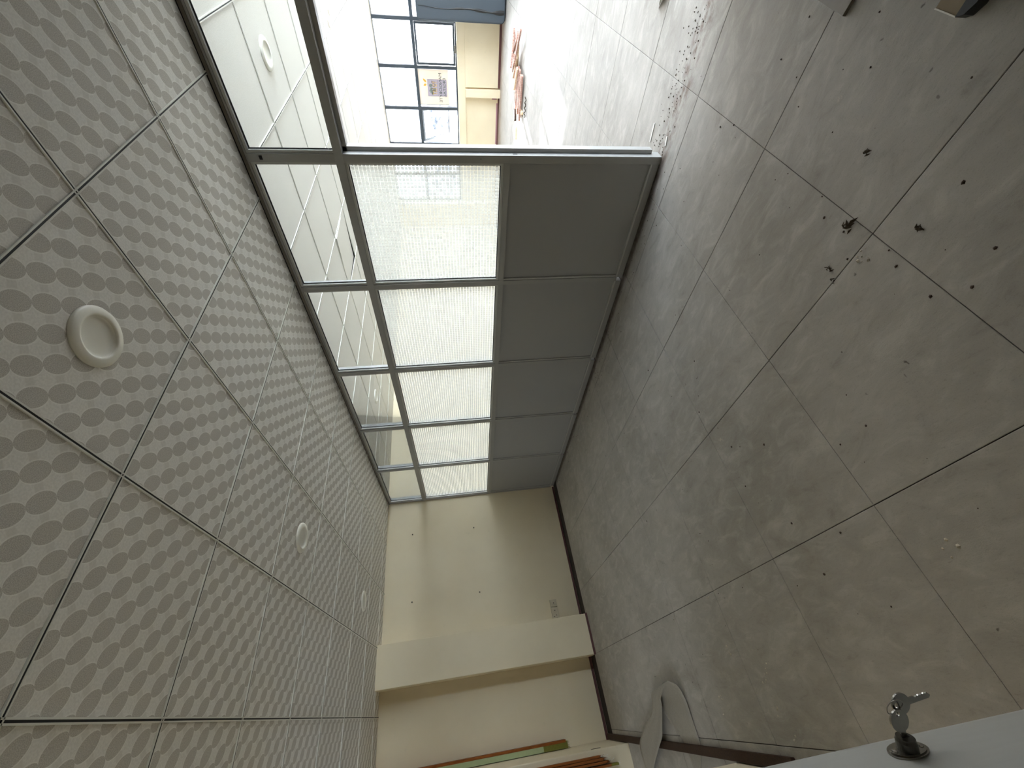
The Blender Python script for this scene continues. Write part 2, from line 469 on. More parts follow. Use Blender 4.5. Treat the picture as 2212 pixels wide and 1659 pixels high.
# ------------------------------------------------------------------ ceiling: plenum slab, tiles, grooved tees
ceil = struct(obj('ceiling', bx(-5.2, 8.45, -4.2, 5.9, H + .12, H + .26), 'plenum'))
tcache = {}
def ctile(x0, x1, y0, y1, mat, sag=None):
    g = .0068
    w_, d_ = x1 - x0 - 2 * g, y1 - y0 - 2 * g
    if w_ < .02 or d_ < .02: return
    cx, cy = (x0 + x1) / 2, (y0 + y1) / 2
    # cut tiles keep the print of a whole one: shift the mesh, not the print
    ox = 0; oy = 0
    key = (round(w_, 3), round(d_, 3), mat)
    if key not in tcache:
        me = bpy.data.meshes.new('ceiling_tile')
        bm = bx(-w_ / 2, w_ / 2, -d_ / 2, d_ / 2, 0, .014, bev=.0012)
        bm.to_mesh(me); bm.free(); me.materials.append(MAT[mat]); tcache[key] = me
    j = .0012
    inst('ceiling_tile', tcache[key], ceil, (cx + random.uniform(-j, j), cy + random.uniform(-j, j), H), sag or (0, 0, 0))

fx = [.57, 0, -.6, -1.2, -1.8, -2.4, -3.0][::-1]
fy = [.6 * k for k in range(-2, 10)] + [YB]
for a, b in zip(fx, fx[1:]):
    for c, d in zip(fy, fy[1:]): ctile(a, b, c, d, 'tile')
rx = [.65] + [1.245 + .597 * k for k in range(0, 12)] + [WX]
ry = [.443 + .5955 * k for k in range(-2, 9)] + [YB]
for i, (a, b) in enumerate(zip(rx, rx[1:])):
    for j, (c, d) in enumerate(zip(ry, ry[1:])):
        ctile(a, b, c, d, 'tile2', (math.radians(1.6), math.radians(-1.2), 0) if (i, j) == (2, 5) else None)
for (x0, x1, y0, y1) in ((-5.2, -3.0, -4.2, YB), (-3.0, .57, -4.2, -1.2), (.65, WX, -4.2, ry[0])):
    obj('ceiling_board', bx(x0, x1, y0, y1, H, H + .014), 'tile2', ceil)

def tee(x0, x1, y0, y1):
    """narrow tee with two white flanges and a black groove along its middle"""
    alongx = (x1 - x0) > (y1 - y0)
    bm = bmesh.new(); zb = H - .0045; F = .0074; gq = .0030
    if alongx:
        ym = (y0 + y1) / 2
        bx(x0, x1, ym - F, ym - gq, zb, H + .001, bm); bx(x0, x1, ym + gq, ym + F, zb, H + .001, bm)
        g = bx(x0, x1, ym - gq, ym + gq, zb + .0008, H + .03)
    else:
        xm = (x0 + x1) / 2
        bx(xm - F, xm - gq, y0, y1, zb, H + .001, bm); bx(xm + gq, xm + F, y0, y1, zb, H + .001, bm)
        g = bx(xm - gq, xm + gq, y0, y1, zb + .0008, H + .03)
    t = obj('tee', bm, 'tee', ceil); obj('groove', g, 'groove', t)
for x in fx[1:-1]: tee(x - .001, x + .001, -1.2, YB)
for y in fy[1:-1]: tee(-3.0, .57, y - .001, y + .001)
for x in rx[1:-1]: tee(x - .001, x + .001, ry[0], YB)
for y in ry[1:-1]: tee(.65, WX, y - .001, y + .001)

# ------------------------------------------------------------------ walls
wb = struct(obj('wall_back', bx(-5.2, 8.5, YB, YB + .22, -.1, H + .2), 'wall'))
obj('pilaster', bx(-1.585, -1.175, 5.37, YB + .01, -.02, H + .1, bev=.006), 'wall', wb)
obj('pier', bx(-2.78, XL, 4.925, YB + .01, -.02, H + .1, bev=.008), 'wall', wb)
wl = struct(obj('wall_left', bx(-2.62, XL, 2.42, 2.862, -.02, H + .1, bev=.012), 'wall'))
bm = bx(-5.3, -5.15, -4.2, 1.6, -.1, H + .2); bx(-5.3, -5.15, 5.2, YB, -.1, H + .2, bm)
bx(-5.3, -5.15, 1.6, 5.2, -.1, .9, bm); bx(-5.3, -5.15, 1.6, 5.2, 2.3, H + .2, bm)
obj('far_wall', bm, 'wall', wl)
obj('unseen_near_wall', bx(-2.62, -2.48, -4.2, 2.43, -.02, H + .1), 'wall', wl)  # unseen, run on to block side-room light from the near floor
bm = bx(-5.2, .9, -4.3, -4.1, -.1, H + .2); bx(6.9, 8.5, -4.3, -4.1, -.1, H + .2, bm)
bx(.9, 6.9, -4.3, -4.1, -.1, .8, bm); bx(.9, 6.9, -4.3, -4.1, 2.34, H + .2, bm)
wf = struct(obj('wall_front', bm, 'wall'))

# window wall: parapet, ledge, pilasters, corner column, solid part beyond the last window
wr = struct(obj('wall_right', bx(8.20, 8.46, -4.2, YB, -.1, .72), 'wall'))
obj('ledge', bx(8.155, 8.46, -4.1, 5.05, .715, .872, bev=.006), 'wall', wr)
obj('solid_wall', bx(8.18, 8.46, -.70, .18, .0, H + .1), 'wall', wr)
obj('lintel', bx(8.19, 8.46, -4.2, YB, H - .005, H + .2), 'wall', wr)
obj('parapet_panel', bx(8.13, 8.21, .0, 2.64, -.02, .716), 'wall', wr)
obj('pilaster', bx(8.07, 8.22, 2.665, 2.805, -.02, .716, bev=.006), 'wall', wr)
obj('pilaster', bx(8.07, 8.22, 3.81, 3.95, -.02, .716, bev=.006), 'wall', wr)
obj('corner_column', bx(8.02, 8.46, 5.05, YB, -.02, H + .1, bev=.008), 'wall', wr)
obj('skirting', bx(8.122, 8.135, .0, 2.64, 0, .045), 'maroon', wr)
obj('skirting', bx(8.192, 8.202, 2.81, 5.05, 0, .03), 'maroon', wr)
obj('paint_patch', bx(8.1985, 8.201, 2.815, 2.865, .05, .155), 'mauve', wr)
obj('paint_patch', bx(8.1985, 8.201, 2.93, 3.74, .025, .058), 'mauve', wr)
# brown dirt-stained skirting strip of the back wall
bb = struct(obj('baseboard_back', bx(XL, -1.585, YB - .010, YB, 0, .028), 'maroon'))
obj('skirting', bx(-1.175, .57, YB - .010, YB, 0, .024), 'maroon', bb)
obj('skirting', bx(-1.59, -1.17, 5.358, 5.37, 0, .022), 'maroon', bb)

# ------------------------------------------------------------------ ribbon windows
bays = [.18, .905, 1.62, 2.345, 3.06, 3.76, 4.42, 5.05]
ZS, ZT, ZH = .872, 1.69, H + .02
for i, (y0, y1) in enumerate(zip(bays, bays[1:])):
    wn = struct(empty('window_%d' % (i + 1), (WX, (y0 + y1) / 2, ZS)))
    def loc(b, m, nm, par=wn, y0=y0, y1=y1):
        o = obj(nm, xform(b, Matrix.Translation(-Vector(wn.location))), m, par); return o
    fr = bmesh.new(); fw = .022
    bx(WX - .03, WX + .03, y0, y0 + fw + .010, ZS, ZH, fr); bx(WX - .03, WX + .03, y1 - fw, y1, ZS, ZH, fr)
    bx(WX - .03, WX + .03, y0 + fw, y1 - fw, ZS, ZS + .028, fr); bx(WX - .03, WX + .03, y0 + fw, y1 - fw, ZH - .03, ZH, fr)
    loc(fr, 'wframe', 'frame')
    loc(bx(WX - .034, WX + .034, y0, y1, ZT - .028, ZT + .028), 'wframe', 'transom')
    loc(bx(WX - .003, WX + .003, y0 + .02, y1 - .02, ZT + .026, ZH - .02), 'wglass', 'upper_pane')
    if i in (2, 4):                                          # opening lights with a sash of their own
        a = (y0 + .036, y1 - .034, ZS + .03, ZT - .03)
        op = math.radians(36) if i == 4 else 0.0
        piv = Vector((WX + (.03 if i == 4 else -.01), 0, a[3]))
        R_ = Matrix.Translation(piv) @ Matrix.Rotation(-op, 4, 'Y') @ Matrix.Translation(-piv)
        sf = bmesh.new(); q = .038
        X0, X1 = piv.x - .018, piv.x + .018
        bx(X0, X1, a[0], a[0] + q, a[2], a[3], sf); bx(X0, X1, a[1] - q, a[1], a[2], a[3], sf)
        bx(X0, X1, a[0] + q, a[1] - q, a[2], a[2] + q, sf); bx(X0, X1, a[0] + q, a[1] - q, a[3] - q, a[3], sf)
        sa = loc(xform(sf, R_), 'wframe', 'sash')
        pn = loc(xform(bx(piv.x - .003, piv.x + .003, a[0] + q - .004, a[1] - q + .004, a[2] + q - .004, a[3] - q + .004), R_),
                 'oglass' if i == 2 else 'wglass', 'sash_pane', sa)
        if i == 2:
            hd = bmesh.new()
            bx(WX - .075, WX - .028, 1.985, 2.03, ZS + .012, ZS + .026, hd); bx(WX - .075, WX - .06, 1.975, 2.10, ZS + .018, ZS + .05, hd)
            loc(hd, 'chrome', 'catch', sa)
            loc(tube([(WX - .022, 1.965, .972), (WX - .022, 2.245, 1.345)], .007), 'wframe', 'stay', sa)
    else:
        loc(bx(WX - .003, WX + .003, y0 + .02, y1 - .02, ZS + .02, ZT - .02), 'wglass', 'lower_pane')

# unseen windows added for light, past the column and in the far front wall
for k, (y0, y1) in enumerate(((-4.0, -3.35), (-3.35, -2.7), (-2.7, -2.03), (-2.03, -1.36), (-1.36, -.70))):
    wn = struct(empty('window_%d' % (8 + k), (WX, (y0 + y1) / 2, ZS)))
    fr = bmesh.new(); hy = (y1 - y0) / 2; hz = ZH - ZS
    bx(-.03, .03, -hy, -hy + .03, 0, hz, fr); bx(-.03, .03, hy - .03, hy, 0, hz, fr)
    bx(-.03, .03, -hy + .03, hy - .03, 0, .028, fr); bx(-.03, .03, -hy + .03, hy - .03, hz - .03, hz, fr)
    bx(-.032, .032, -hy + .03, hy - .03, ZT - ZS - .028, ZT - ZS + .028, fr)
    obj('frame', fr, 'wframe', wn)
    obj('pane', bx(-.003, .003, -hy + .02, hy - .02, .02, hz - .02), 'wglass3', wn)
for nm, cx, hw, z0, muls in (('window_13', 3.9, 3.0, .8, (-3.0, -2.2, -1.41, -.62, .17, .96, 1.75, 2.54, 2.96)),):  # unseen far-room window added to send daylight through the doorway
    wn = struct(empty(nm, (cx, -4.2, z0))); hz = 2.34 - z0
    fr = bmesh.new()
    for x in muls: bx(x, x + .04, -.03, .03, 0, hz, fr)
    bx(-hw, hw, -.028, .028, 0, .04, fr); bx(-hw, hw, -.028, .028, hz - .04, hz, fr)
    obj('frame', fr, 'wframe', wn)
    obj('pane', bx(-hw + .01, hw - .01, -.003, .003, .02, hz - .02), 'glass', wn)

wn = struct(empty('window_14', (-5.2, 3.4, .9)))              # unseen side-room window added as fill light for the front room
fr = bmesh.new()
for y in (-1.8, -.92, -.02, .88, 1.76): bx(-.03, .03, y, y + .04, 0, 1.4, fr)
bx(-.028, .028, -1.8, 1.8, 0, .04, fr); bx(-.028, .028, -1.8, 1.8, 1.36, 1.40, fr)
obj('frame', fr, 'wframe', wn)
obj('pane', bx(-.003, .003, -1.79, 1.79, .02, 1.38), 'wglass2', wn)

# ------------------------------------------------------------------ aluminium partition
PT = tag(empty('glazed_partition', (PX, 3.2, 0)), 'grey aluminium partition with frosted grid panes, clear transoms and grey lower panels', 'partition')
def ppart(name, bm, mat, par=None):
    return obj(name, xform(bm, Matrix.Translation(-Vector(PT.location))) if par is None or par is PT else bm, mat, par or PT)
def pb(name, mat, x0, x1, y0, y1, z0, z1, par=None, bev=0.0):
    b = bx(x0, x1, y0, y1, z0, z1, bev=bev)
    xform(b, Matrix.Translation(-Vector(PT.location)))
    return obj(name, b, mat, par or PT)
XD = .645
YE = 5.63
mull = [(.955, 1.0), (1.842, 1.879), (2.773, 2.810), (3.702, 3.739), (4.631, 4.668), (5.592, YE)]
ZB1, ZS0, ZS1, ZT0, ZT1, ZH0 = .047, .946, .985, 1.892, 1.938, 2.386
pb('head_track', 'track', PX - .006, XD + .012, -4.1, YE, 2.396, H - .004)
pb('head_rail', 'alu', PX, XD, -4.1, YE, ZH0, 2.397, bev=.0015)
pb('transom_rail', 'alu', PX, XD, -4.1, YE, ZT0, ZT1, bev=.0015)
for k, (a, b) in enumerate(mull):
    m = pb('door_post' if k == 0 else 'mullion', 'alu', PX - .0006, XD, a, b, 0 if k in (0,) else ZB1, ZT0 + .001, bev=.0015)
    pb('upper_mullion', 'alu', PX - .0006, XD, a, b, ZT1 - .001, ZH0 + .001, bev=.0015)
    if k == 0:
        pb('door_stop', 'alu', .613, .662, .931, .956, .055, ZT0, m, bev=.001)
        pb('latch_slot', 'black', .588, .597, .9545, .957, .905, .932, m)
        pb('screw_hole', 'black', PX - .0012, PX, .972, .977, 1.12, 1.125, m)
pb('door_stop', 'alu', .613, .662, -.05, .956, 1.868, ZT0, None, bev=.001)
pb('door_post', 'alu', PX - .0006, XD, -.06, -.015, 0, ZT0 + .001, bev=.0015)
pb('upper_mullion', 'alu', PX - .0006, XD, -.06, -.015, ZT1, ZH0, bev=.0015)
pb('fixing_screw', 'black', PX - .004, PX, .965, .986, 2.312, 2.327)
def bead(y0, y1, z0, z1, sides, q=.015):
    b = bmesh.new(); a, c = .578, .600
    if 'l' in sides: bx(a, c, y0, y0 + q, z0, z1, b, )
    if 'r' in sides: bx(a, c, y1 - q, y1, z0, z1, b)
    i0 = y0 + (q if 'l' in sides else 0); i1 = y1 - (q if 'r' in sides else 0)
    if 't' in sides: bx(a, c, i0, i1, z1 - q, z1, b)
    if 'b' in sides: bx(a, c, i0, i1, z0, z0 + q, b)
    return b
def gaskets(y0, y1, z0, z1, q):
    b = bmesh.new(); a, c = .5945, .5995
    bx(a, c, y0, y0 + q, z0, z1, b); bx(a, c, y1 - q, y1, z0, z1, b)
    bx(a, c, y0 + q, y1 - q, z0, z0 + q, b); bx(a, c, y0 + q, y1 - q, z1 - q, z1, b)
    return b
T0 = Matrix.Translation(-Vector(PT.location))
pb('unseen_end_panel', 'panel', PX + .005, XD, -4.1, -.06, 0, ZH0, None)  # unseen, made solid to keep light off the near floor
openings = [(mull[i][1], mull[i + 1][0]) for i in range(5)]
for (y0, y1) in openings:
    pb('bottom_rail', 'alu', PX, XD, y0, y1, .004, ZB1, bev=.0015)
    pb('rail_cap', 'alu_l', PX + .001, .592, y0, y1, ZB1 - .001, ZB1 + .010)
    pb('sill_rail', 'alu', PX, XD, y0, y1, ZS0, ZS1, bev=.0015)
    pb('lower_panel', 'panel', .587, .606, y0 - .004, y1 + .004, ZB1, ZS0 + .004)
    pb('panel_bead', 'alu_l', .576, .588, y1 - .014, y1 + .0, ZB1 + .009, ZS0)
    obj('glazing_bead', xform(bead(y0, y1, ZS1 - .001, ZT0 + .001, 'lrtb'), T0), 'alu_l', PT)
    p = pb('frosted_pane', 'frost', .600, .6045, y0 - .003, y1 + .003, ZS1 + .004, ZT0 - .004)
    obj('gasket', xform(gaskets(y0 + .0145, y1 - .0145, ZS1 + .0145, ZT0 - .0145, .005), T0), 'gasket', p)
for (y0, y1) in [(-.015, .955)] + openings:
    obj('glazing_bead', xform(bead(y0, y1, ZT1 - .001, ZH0 + .001, 'lrt'), T0), 'alu_l', PT)
    p = pb('transom_pane', 'glass', .600, .6045, y0 - .003, y1 + .003, ZT1 - .004, ZH0 - .004)
    obj('gasket', xform(gaskets(y0 + .0145, y1 - .0145, ZT1, ZH0 - .0145, .005), T0), 'gasket', p)
for (y0, y1) in openings:
    pb('rail_foot', 'gasket', PX + .008, XD - .004, y0, y1, 0, .005)

# ------------------------------------------------------------------ downlights
def downlight(x, y, label):
    r = empty('downlight', (x, y, H)); tag(r, label, 'ceiling light', 'recessed ceiling lights')
    obj('trim_ring', lathe([(.062, -.006), (.064, -.0125), (.070, -.0135), (.088, -.011), (.093, -.005), (.093, 0), (.062, -.006)], 48), 'white', r, smooth=True)
    obj('reflector', lathe([(.0, -.0010), (.030, -.0014), (.050, -.0026), (.0600, -.0048), (.0630, -.0085)], 48), 'white', r, smooth=True)
downlight(-.903, .888, 'round white downlight in the front room, nearest to the camera, biggest in view')
downlight(-.885, 2.712, 'round white downlight in the front room ceiling, second from the camera')
downlight(-.888, 4.567, 'round white downlight in the front room ceiling, farthest, close to the back wall')
downlight(1.533, .736, 'round white downlight seen through the clear transom above the doorway')
downlight(3.974, .955, 'round white downlight beyond the doorway, close to the transom rail, towards the windows')
downlight(1.543, 4.363, 'round white downlight seen through the third transom pane of the partition')

# ------------------------------------------------------------------ back wall fittings
for x, z, lb in ((.098, 2.073, 'upper right'), (.094, 1.240, 'lower right'), (-.737, 2.071, 'upper left'), (-.730, 1.233, 'lower left')):
    s_ = empty('wall_screw', (x, YB, z))
    tag(s_, 'dark screw in a plug on the cream back wall, %s of the four' % lb, 'screw', 'screws left in the back wall')
    Rm = Matrix.Rotation(PI / 2, 4, 'X')
    obj('plug', xform(lathe([(0, .004), (.006, .004), (.008, 0)], 12), Rm), 'offwhite', s_)
    obj('shank', xform(lathe([(0, .022), (.0035, .022), (.0035, .003)], 10), Rm), 'screw', s_)
    obj('head', xform(lathe([(0, .027), (.006, .025), (.0085, .021), (.0035, .020)], 12), Rm), 'screw', s_)

def plate(name, x0, x1, z0, z1, label, cat):
    r = empty(name, ((x0 + x1) / 2, YB, (z0 + z1) / 2)); tag(r, label, cat)
    w_, h_ = (x1 - x0) / 2, (z1 - z0) / 2
    obj('back_box', bx(-w_, w_, -.026, 0, -h_, h_, bev=.002), 'offwhite', r)
    obj('face_plate', bx(-w_ + .001, w_ - .001, -.034, -.026, -h_ + .001, h_ - .001, bev=.003), 'offwhite', r)
    return r
sw = plate('switch_plate', -1.017, -.935, .286, .370, 'small square cream switch plate low on the back wall', 'switch')
obj('rocker', bx(-.020, .020, -.037, -.033, -.024, .024, bev=.002), 'offwhite', sw)
obj('indicator', bx(-.005, .005, -.0382, -.036, -.004, .006), 'black', sw)
so = plate('power_socket', -1.163, -1.021, .286, .370, 'cream power socket beside the pilaster low on the back wall', 'socket')
obj('rocker', bx(.012, .050, -.037, -.033, -.024, .024, bev=.002), 'offwhite', so)
obj('indicator', bx(.027, .037, -.0382, -.036, -.004, .006), 'black', so)
for dx, dz, a, b in ((-.035, .018, .004, .006), (-.052, -.010, .006, .003), (-.020, -.012, .006, .003)):
    obj('pin_hole', bx(dx - a, dx + a, -.0346, -.033, dz - b, dz + b), 'black', so)

# ------------------------------------------------------------------ boards left at the corner pier
def board(name, label, edge_x, face_w, y, z0, z1, olive_h, n_edges=1):
    r = empty(name, (edge_x, y, z0)); tag(r, label, 'board')
    return r
b1 = empty('door_lining', (-2.256, 5.545, .45))
tag(b1, 'pale green timber lining with raw brown edge beside the corner pier, sawn off short', 'board')
obj('edge_strip', bx(-.022, 0, -.012, .085, .03, H - .46), 'brownwood', b1)
obj('face_board', bx(-.068, -.022, -.010, .085, .27, H - .46), 'greenwood', b1)
obj('stained_end', bx(-.068, -.022, -.0095, .085, .015, .272), 'olive', b1)
sp = bmesh.new()
for k in range(9):
    a = random.uniform(-.066, -.002); w_ = random.uniform(.003, .008); hh = random.uniform(.01, .04)
    prism([(a, .0), (a + w_, .0), (a + w_ / 2 + random.uniform(-.002, .002), -hh)], -.010, .02, sp, lambda u, v, h: (u, h, v + .032))
obj('splinter', sp, 'olive', b1)
strips = [(-2.372, .250), (-2.392, .225), (-2.414, .200), (-2.440, .150)]
for k, (x, z) in enumerate(strips):
    r = empty('jamb_strip', (x, 4.925, z))
    tag(r, ['splintered orange-brown timber strip on the end of the corner pier, nearest the pier edge',
            'splintered orange-brown timber strip on the pier end, second from the pier edge',
            'splintered orange-brown timber strip on the pier end, third from the pier edge',
            'splintered timber strip with olive stained foot on the pier end, farthest from the pier edge'][k], 'board', 'broken jamb strips on the pier')
    obj('strip', bx(-.017, 0, -.030 - .006 * k, 0, .05, H - z - .01), 'brownwood', r)
    sp = bmesh.new()
    for q in range(4):
        a = -.017 + .0042 * q; hh = random.uniform(.015, .05)
        prism([(a, 0), (a + .004, 0), (a + .002, -hh)], -.028 - .006 * k, -.012, sp, lambda u, v, h: (u, h, v + .051))
    obj('splinter', sp, 'olive' if k == 3 else 'brownwood', r)
    if k == 3: obj('stained_end', bx(-.0165, -.0005, -.0485, -.001, -.01, .06), 'olive', r)
    fb = bmesh.new()
    for q in range(3):
        a = random.uniform(-.016, 0); tube([(a, -.03, .04), (a + random.uniform(-.01, .02), -.035, .0), (a + random.uniform(-.02, .03), -.04, -.03)], .0008, 4, fb)
    obj('fibre', fb, 'whitep', r)
sl = empty('strike_plate', (-2.3295, 4.985, .300)); tag(sl, 'small dark steel strike plate set in the corner pier near the floor', 'strike plate')
obj('plate', bx(-.001, .002, -.012, .012, -.045, .045, bev=.001), 'screw', sl)
obj('slot', bx(.0018, .0026, -.005, .005, -.034, .030), 'black', sl)

# dark batten along the left edge of the floor
bt = obj('floor_batten', bx(-.0, .048, 0, 3.30, 0, .020, bev=.005), 'batten', loc=(-2.325, 2.30, 0))
tag(bt, 'dark brown batten lying along the floor at the foot of the corner pier', 'batten')

# woven strip folded on the floor, one end over the batten and one end under it
RO = [(-1.936, 3.369, .050), (-1.970, 3.262, .035), (-2.047, 3.248, .015), (-2.131, 3.260, .008), (-2.201, 3.265, .005), (-2.268, 3.268, .003), (-2.336, 3.324, .003), (-2.406, 3.394, .003), (-2.47, 3.45, .003)]
RI = [(-1.972, 3.645, .050), (-1.985, 3.649, .035), (-2.030, 3.702, .015), (-2.104, 3.721, .008), (-2.175, 3.654, .005), (-2.253, 3.552, .003), (-2.336, 3.519, .003), (-2.414, 3.501, .003), (-2.48, 3.51, .003)]
LL = [(-1.972, 3.645, .050), (-1.995, 3.778, .045), (-2.057, 3.837, .040), (-2.126, 3.943, .040), (-2.197, 4.149, .050), (-2.264, 4.319, .050), (-2.337, 4.438, .045), (-2.442, 4.474, .030), (-2.495, 4.490, .020)]
LR = [(-1.936, 3.369, .050), (-2.020, 3.578, .052), (-2.060, 3.624, .045), (-2.126, 3.698, .040), (-2.192, 3.768, .040), (-2.246, 3.824, .040), (-2.308, 3.949, .040), (-2.408, 4.177, .030), (-2.482, 4.328, .020)]
def smooth_line(P, sub=6):
    P = [Vector(p) for p in P]; out = []
    for i in range(len(P) - 1):
        p0, p1, p2, p3 = P[max(i - 1, 0)], P[i], P[i + 1], P[min(i + 2, len(P) - 1)]
        for k in range(sub):
            t = k / sub
            out.append(.5 * ((2 * p1) + (p2 - p0) * t + (2 * p0 - 5 * p1 + 4 * p2 - p3) * t * t + (3 * p1 - p0 - 3 * p2 + p3) * t ** 3))
    out.append(P[-1]); return out
def strand(A, B, bm, crease=.0):
    A, B = smooth_line(A), smooth_line(B); N = 8; prev = None
    for a, b in zip(A, B):
        row = []
        for k in range(N + 1):
            t = k / N; q = a.lerp(b, t); q.z += crease * math.sin(t * PI * 5)
            q.z = max(q.z, .002); row.append(bm.verts.new(q))
        if prev:
            for k in range(N): bm.faces.new((prev[k], prev[k + 1], row[k + 1], row[k]))
        prev = row
bm = bmesh.new()
strand(RO, RI, bm, .0005); strand(LL, LR, bm, .0018)
bmesh.ops.remove_doubles(bm, verts=bm.verts, dist=.0006)
ob = Vector((-2.05, 3.6, 0)); xform(bm, Matrix.Translation(-ob))
rib = obj('woven_strip', bm, 'strap', loc=ob, smooth=True)
sm = rib.modifiers.new('thickness', 'SOLIDIFY'); sm.thickness = .0012; sm.offset = 0
tag(rib, 'pale woven strip folded into a loop on the floor across the dark batten', 'strip')

# ------------------------------------------------------------------ near door leaf with lock and keys
LK = Vector((-2.052, .615, .832))
N = Vector((.862, -.506, 0)).normalized(); U = Vector((-N.y, N.x, 0)) * -1.0      # N out of the leaf, U towards the hinges
if U.dot(Vector((-.5, -.86, 0))) < 0: U = -U
LM = Matrix((U, Vector((0, 0, 1)), N)).transposed().to_4x4(); LM.translation = LK
E0 = -.024                                                                        # free edge lies this far before the lock
dl = empty('door_leaf'); dl.matrix_world = LM
tag(dl, 'satin grey aluminium door leaf standing open at the lower left edge beside the camera', 'door')
zf, zt = .012 - LK.z, 2.05 - LK.z
obj('stile', bx(E0, E0 + .094, zf, zt, -.040, 0, bev=.004), 'doorstile', dl)
obj('stile', bx(E0 + .70, E0 + .79, zf, zt, -.040, 0, bev=.004), 'doorstile', dl)
obj('bottom_rail', bx(E0 + .094, E0 + .70, zf, zf + .10, -.040, 0, bev=.003), 'doorstile', dl)
obj('top_rail', bx(E0 + .094, E0 + .70, zt - .09, zt, -.040, 0, bev=.003), 'doorstile', dl)
obj('glazing_bead', bx(E0 + .094, E0 + .118, zf + .10, zt - .09, -.030, -.006, bev=.002), 'alu', dl)
obj('gasket', bx(E0 + .118, E0 + .124, zf + .10, zt - .09, -.028, -.010), 'gasket', dl)
obj('door_panel', bx(E0 + .112, E0 + .70, zf + .10, zt - .09, -.024, -.014), 'doorstile', dl)
def ell(a, b, n=28, ph=0): return [(a * math.cos(2 * PI * k / n + ph), b * math.sin(2 * PI * k / n + ph)) for k in range(n)]
ros = prism(ell(.0135, .027), 0, .0022); prism(ell(.0115, .0245), .0022, .0036, ros)
lk = obj('lock_rose', ros, 'chrome', dl)
cy = lathe([(.0112, .003), (.0112, .012), (.0100, .015), (.0098, .0165), (0, .0165)], 28)
obj('cylinder', cy, 'chromed', lk, smooth=False)
obj('keyway', bx(-.0012, .0012, -.005, .005, .0164, .0169), 'black', lk)
obj('rose_screw', xform(lathe([(0, .0052), (.003, .0047), (.0034, .0034)], 12), Matrix.Translation((0, .019, 0))), 'chrome', lk)
obj('rose_screw', xform(lathe([(0, .0052), (.003, .0047), (.0034, .0034)], 12), Matrix.Translation((0, -.019, 0))), 'chrome', lk)

def key_mesh():
    """key in the y-z plane: bow above z = 0, blade below it along -z"""
    bow = bmesh.new(); n = 30; outer = [(0.0128 * math.cos(2 * PI * k / n), .0145 + .0132 * math.sin(2 * PI * k / n)) for k in range(n)]
    hole = [(.0030 * math.cos(2 * PI * k / n), .0225 + .0024 * math.sin(2 * PI * k / n)) for k in range(n)]
    t = .0011; R = []
    for s_ in (-t, t):
        R.append(([bow.verts.new((s_, u, v)) for u, v in outer], [bow.verts.new((s_, u, v)) for u, v in hole]))
    for k in range(n):
        k2 = (k + 1) % n
        for (o_, h_) in R: bow.faces.new((o_[k], o_[k2], h_[k2], h_[k]))
        bow.faces.new((R[0][0][k], R[0][0][k2], R[1][0][k2], R[1][0][k])); bow.faces.new((R[0][1][k], R[0][1][k2], R[1][1][k2], R[1][1][k]))
    bmesh.ops.recalc_face_normals(bow, faces=bow.faces)
    bl = bmesh.new(); prof = [(-.0038, .003), (.0038, .003)]
    zz = -.004; teeth = [(.0038, -.006)]
    for q in range(5): teeth += [(.0020 + .0006 * (q % 2), -.0085 - .004 * q), (.0036, -.0105 - .004 * q)]
    prof = [(-.0038, .003), (-.0038, -.0285), (-.0010, -.031)] + teeth[::-1] + [(.0038, .003)]
    prism(prof, -.0009, .0009, bl, lambda u, v, h: (h, u, v))
    return bow, bl
def key(mat, label):
    r = empty('key'); r.matrix_world = mat; tag(r, label, 'key', 'keys at the door lock')
    bow, bl = key_mesh(); obj('bow', bow, 'chrome', r); obj('blade', bl, 'chrome', r); return r
# first key: blade in the lock along -N, bow out along N, flat in the plane of N and Z
K1 = Matrix((U, Vector((0, 0, 1)), N)).transposed().to_4x4(); K1.translation = LK + N * .0215 + Vector((0, 0, .002))
key(K1 @ Matrix.Rotation(math.radians(-8), 4, 'X'), 'steel key pushed into the lock of the open door leaf')
# second key hangs from the ring, blade downwards
Zd = Vector((0, 0, 1)); K2 = Matrix((U, N, Zd)).transposed().to_4x4()
K2.translation = LK + N * .0515 + Vector((0, 0, -.0235)) - U * .006
key(K2 @ Matrix.Rotation(math.radians(6), 4, 'X'), 'steel key with toothed blade hanging from the ring beside the door lock')
rc = LK + N * .0505 + Vector((0, 0, .0045)) - U * .002
rg = tube([(.0115 * math.cos(2 * PI * k / 28), .0115 * math.sin(2 * PI * k / 28), .0006 * math.sin(2 * PI * k / 28 * 2)) for k in range(28)], .0007, 6, closed=True)
ring = obj('key_ring', rg, 'chrome', smooth=True)
RM = Matrix((N, Zd, -U)).transposed().to_4x4(); RM.translation = rc
ring.matrix_world = RM @ Matrix.Rotation(math.radians(24), 4, 'Y')
tag(ring, 'thin steel split ring joining the two keys at the door lock', 'key ring')
# foot of the aluminium door post
dp = struct(empty('door_1', (-2.36, 2.34, 0)))
obj('frame_post', bx(-.05, .02, -.06, .03, 0, 2.1), 'doorstile', dp)

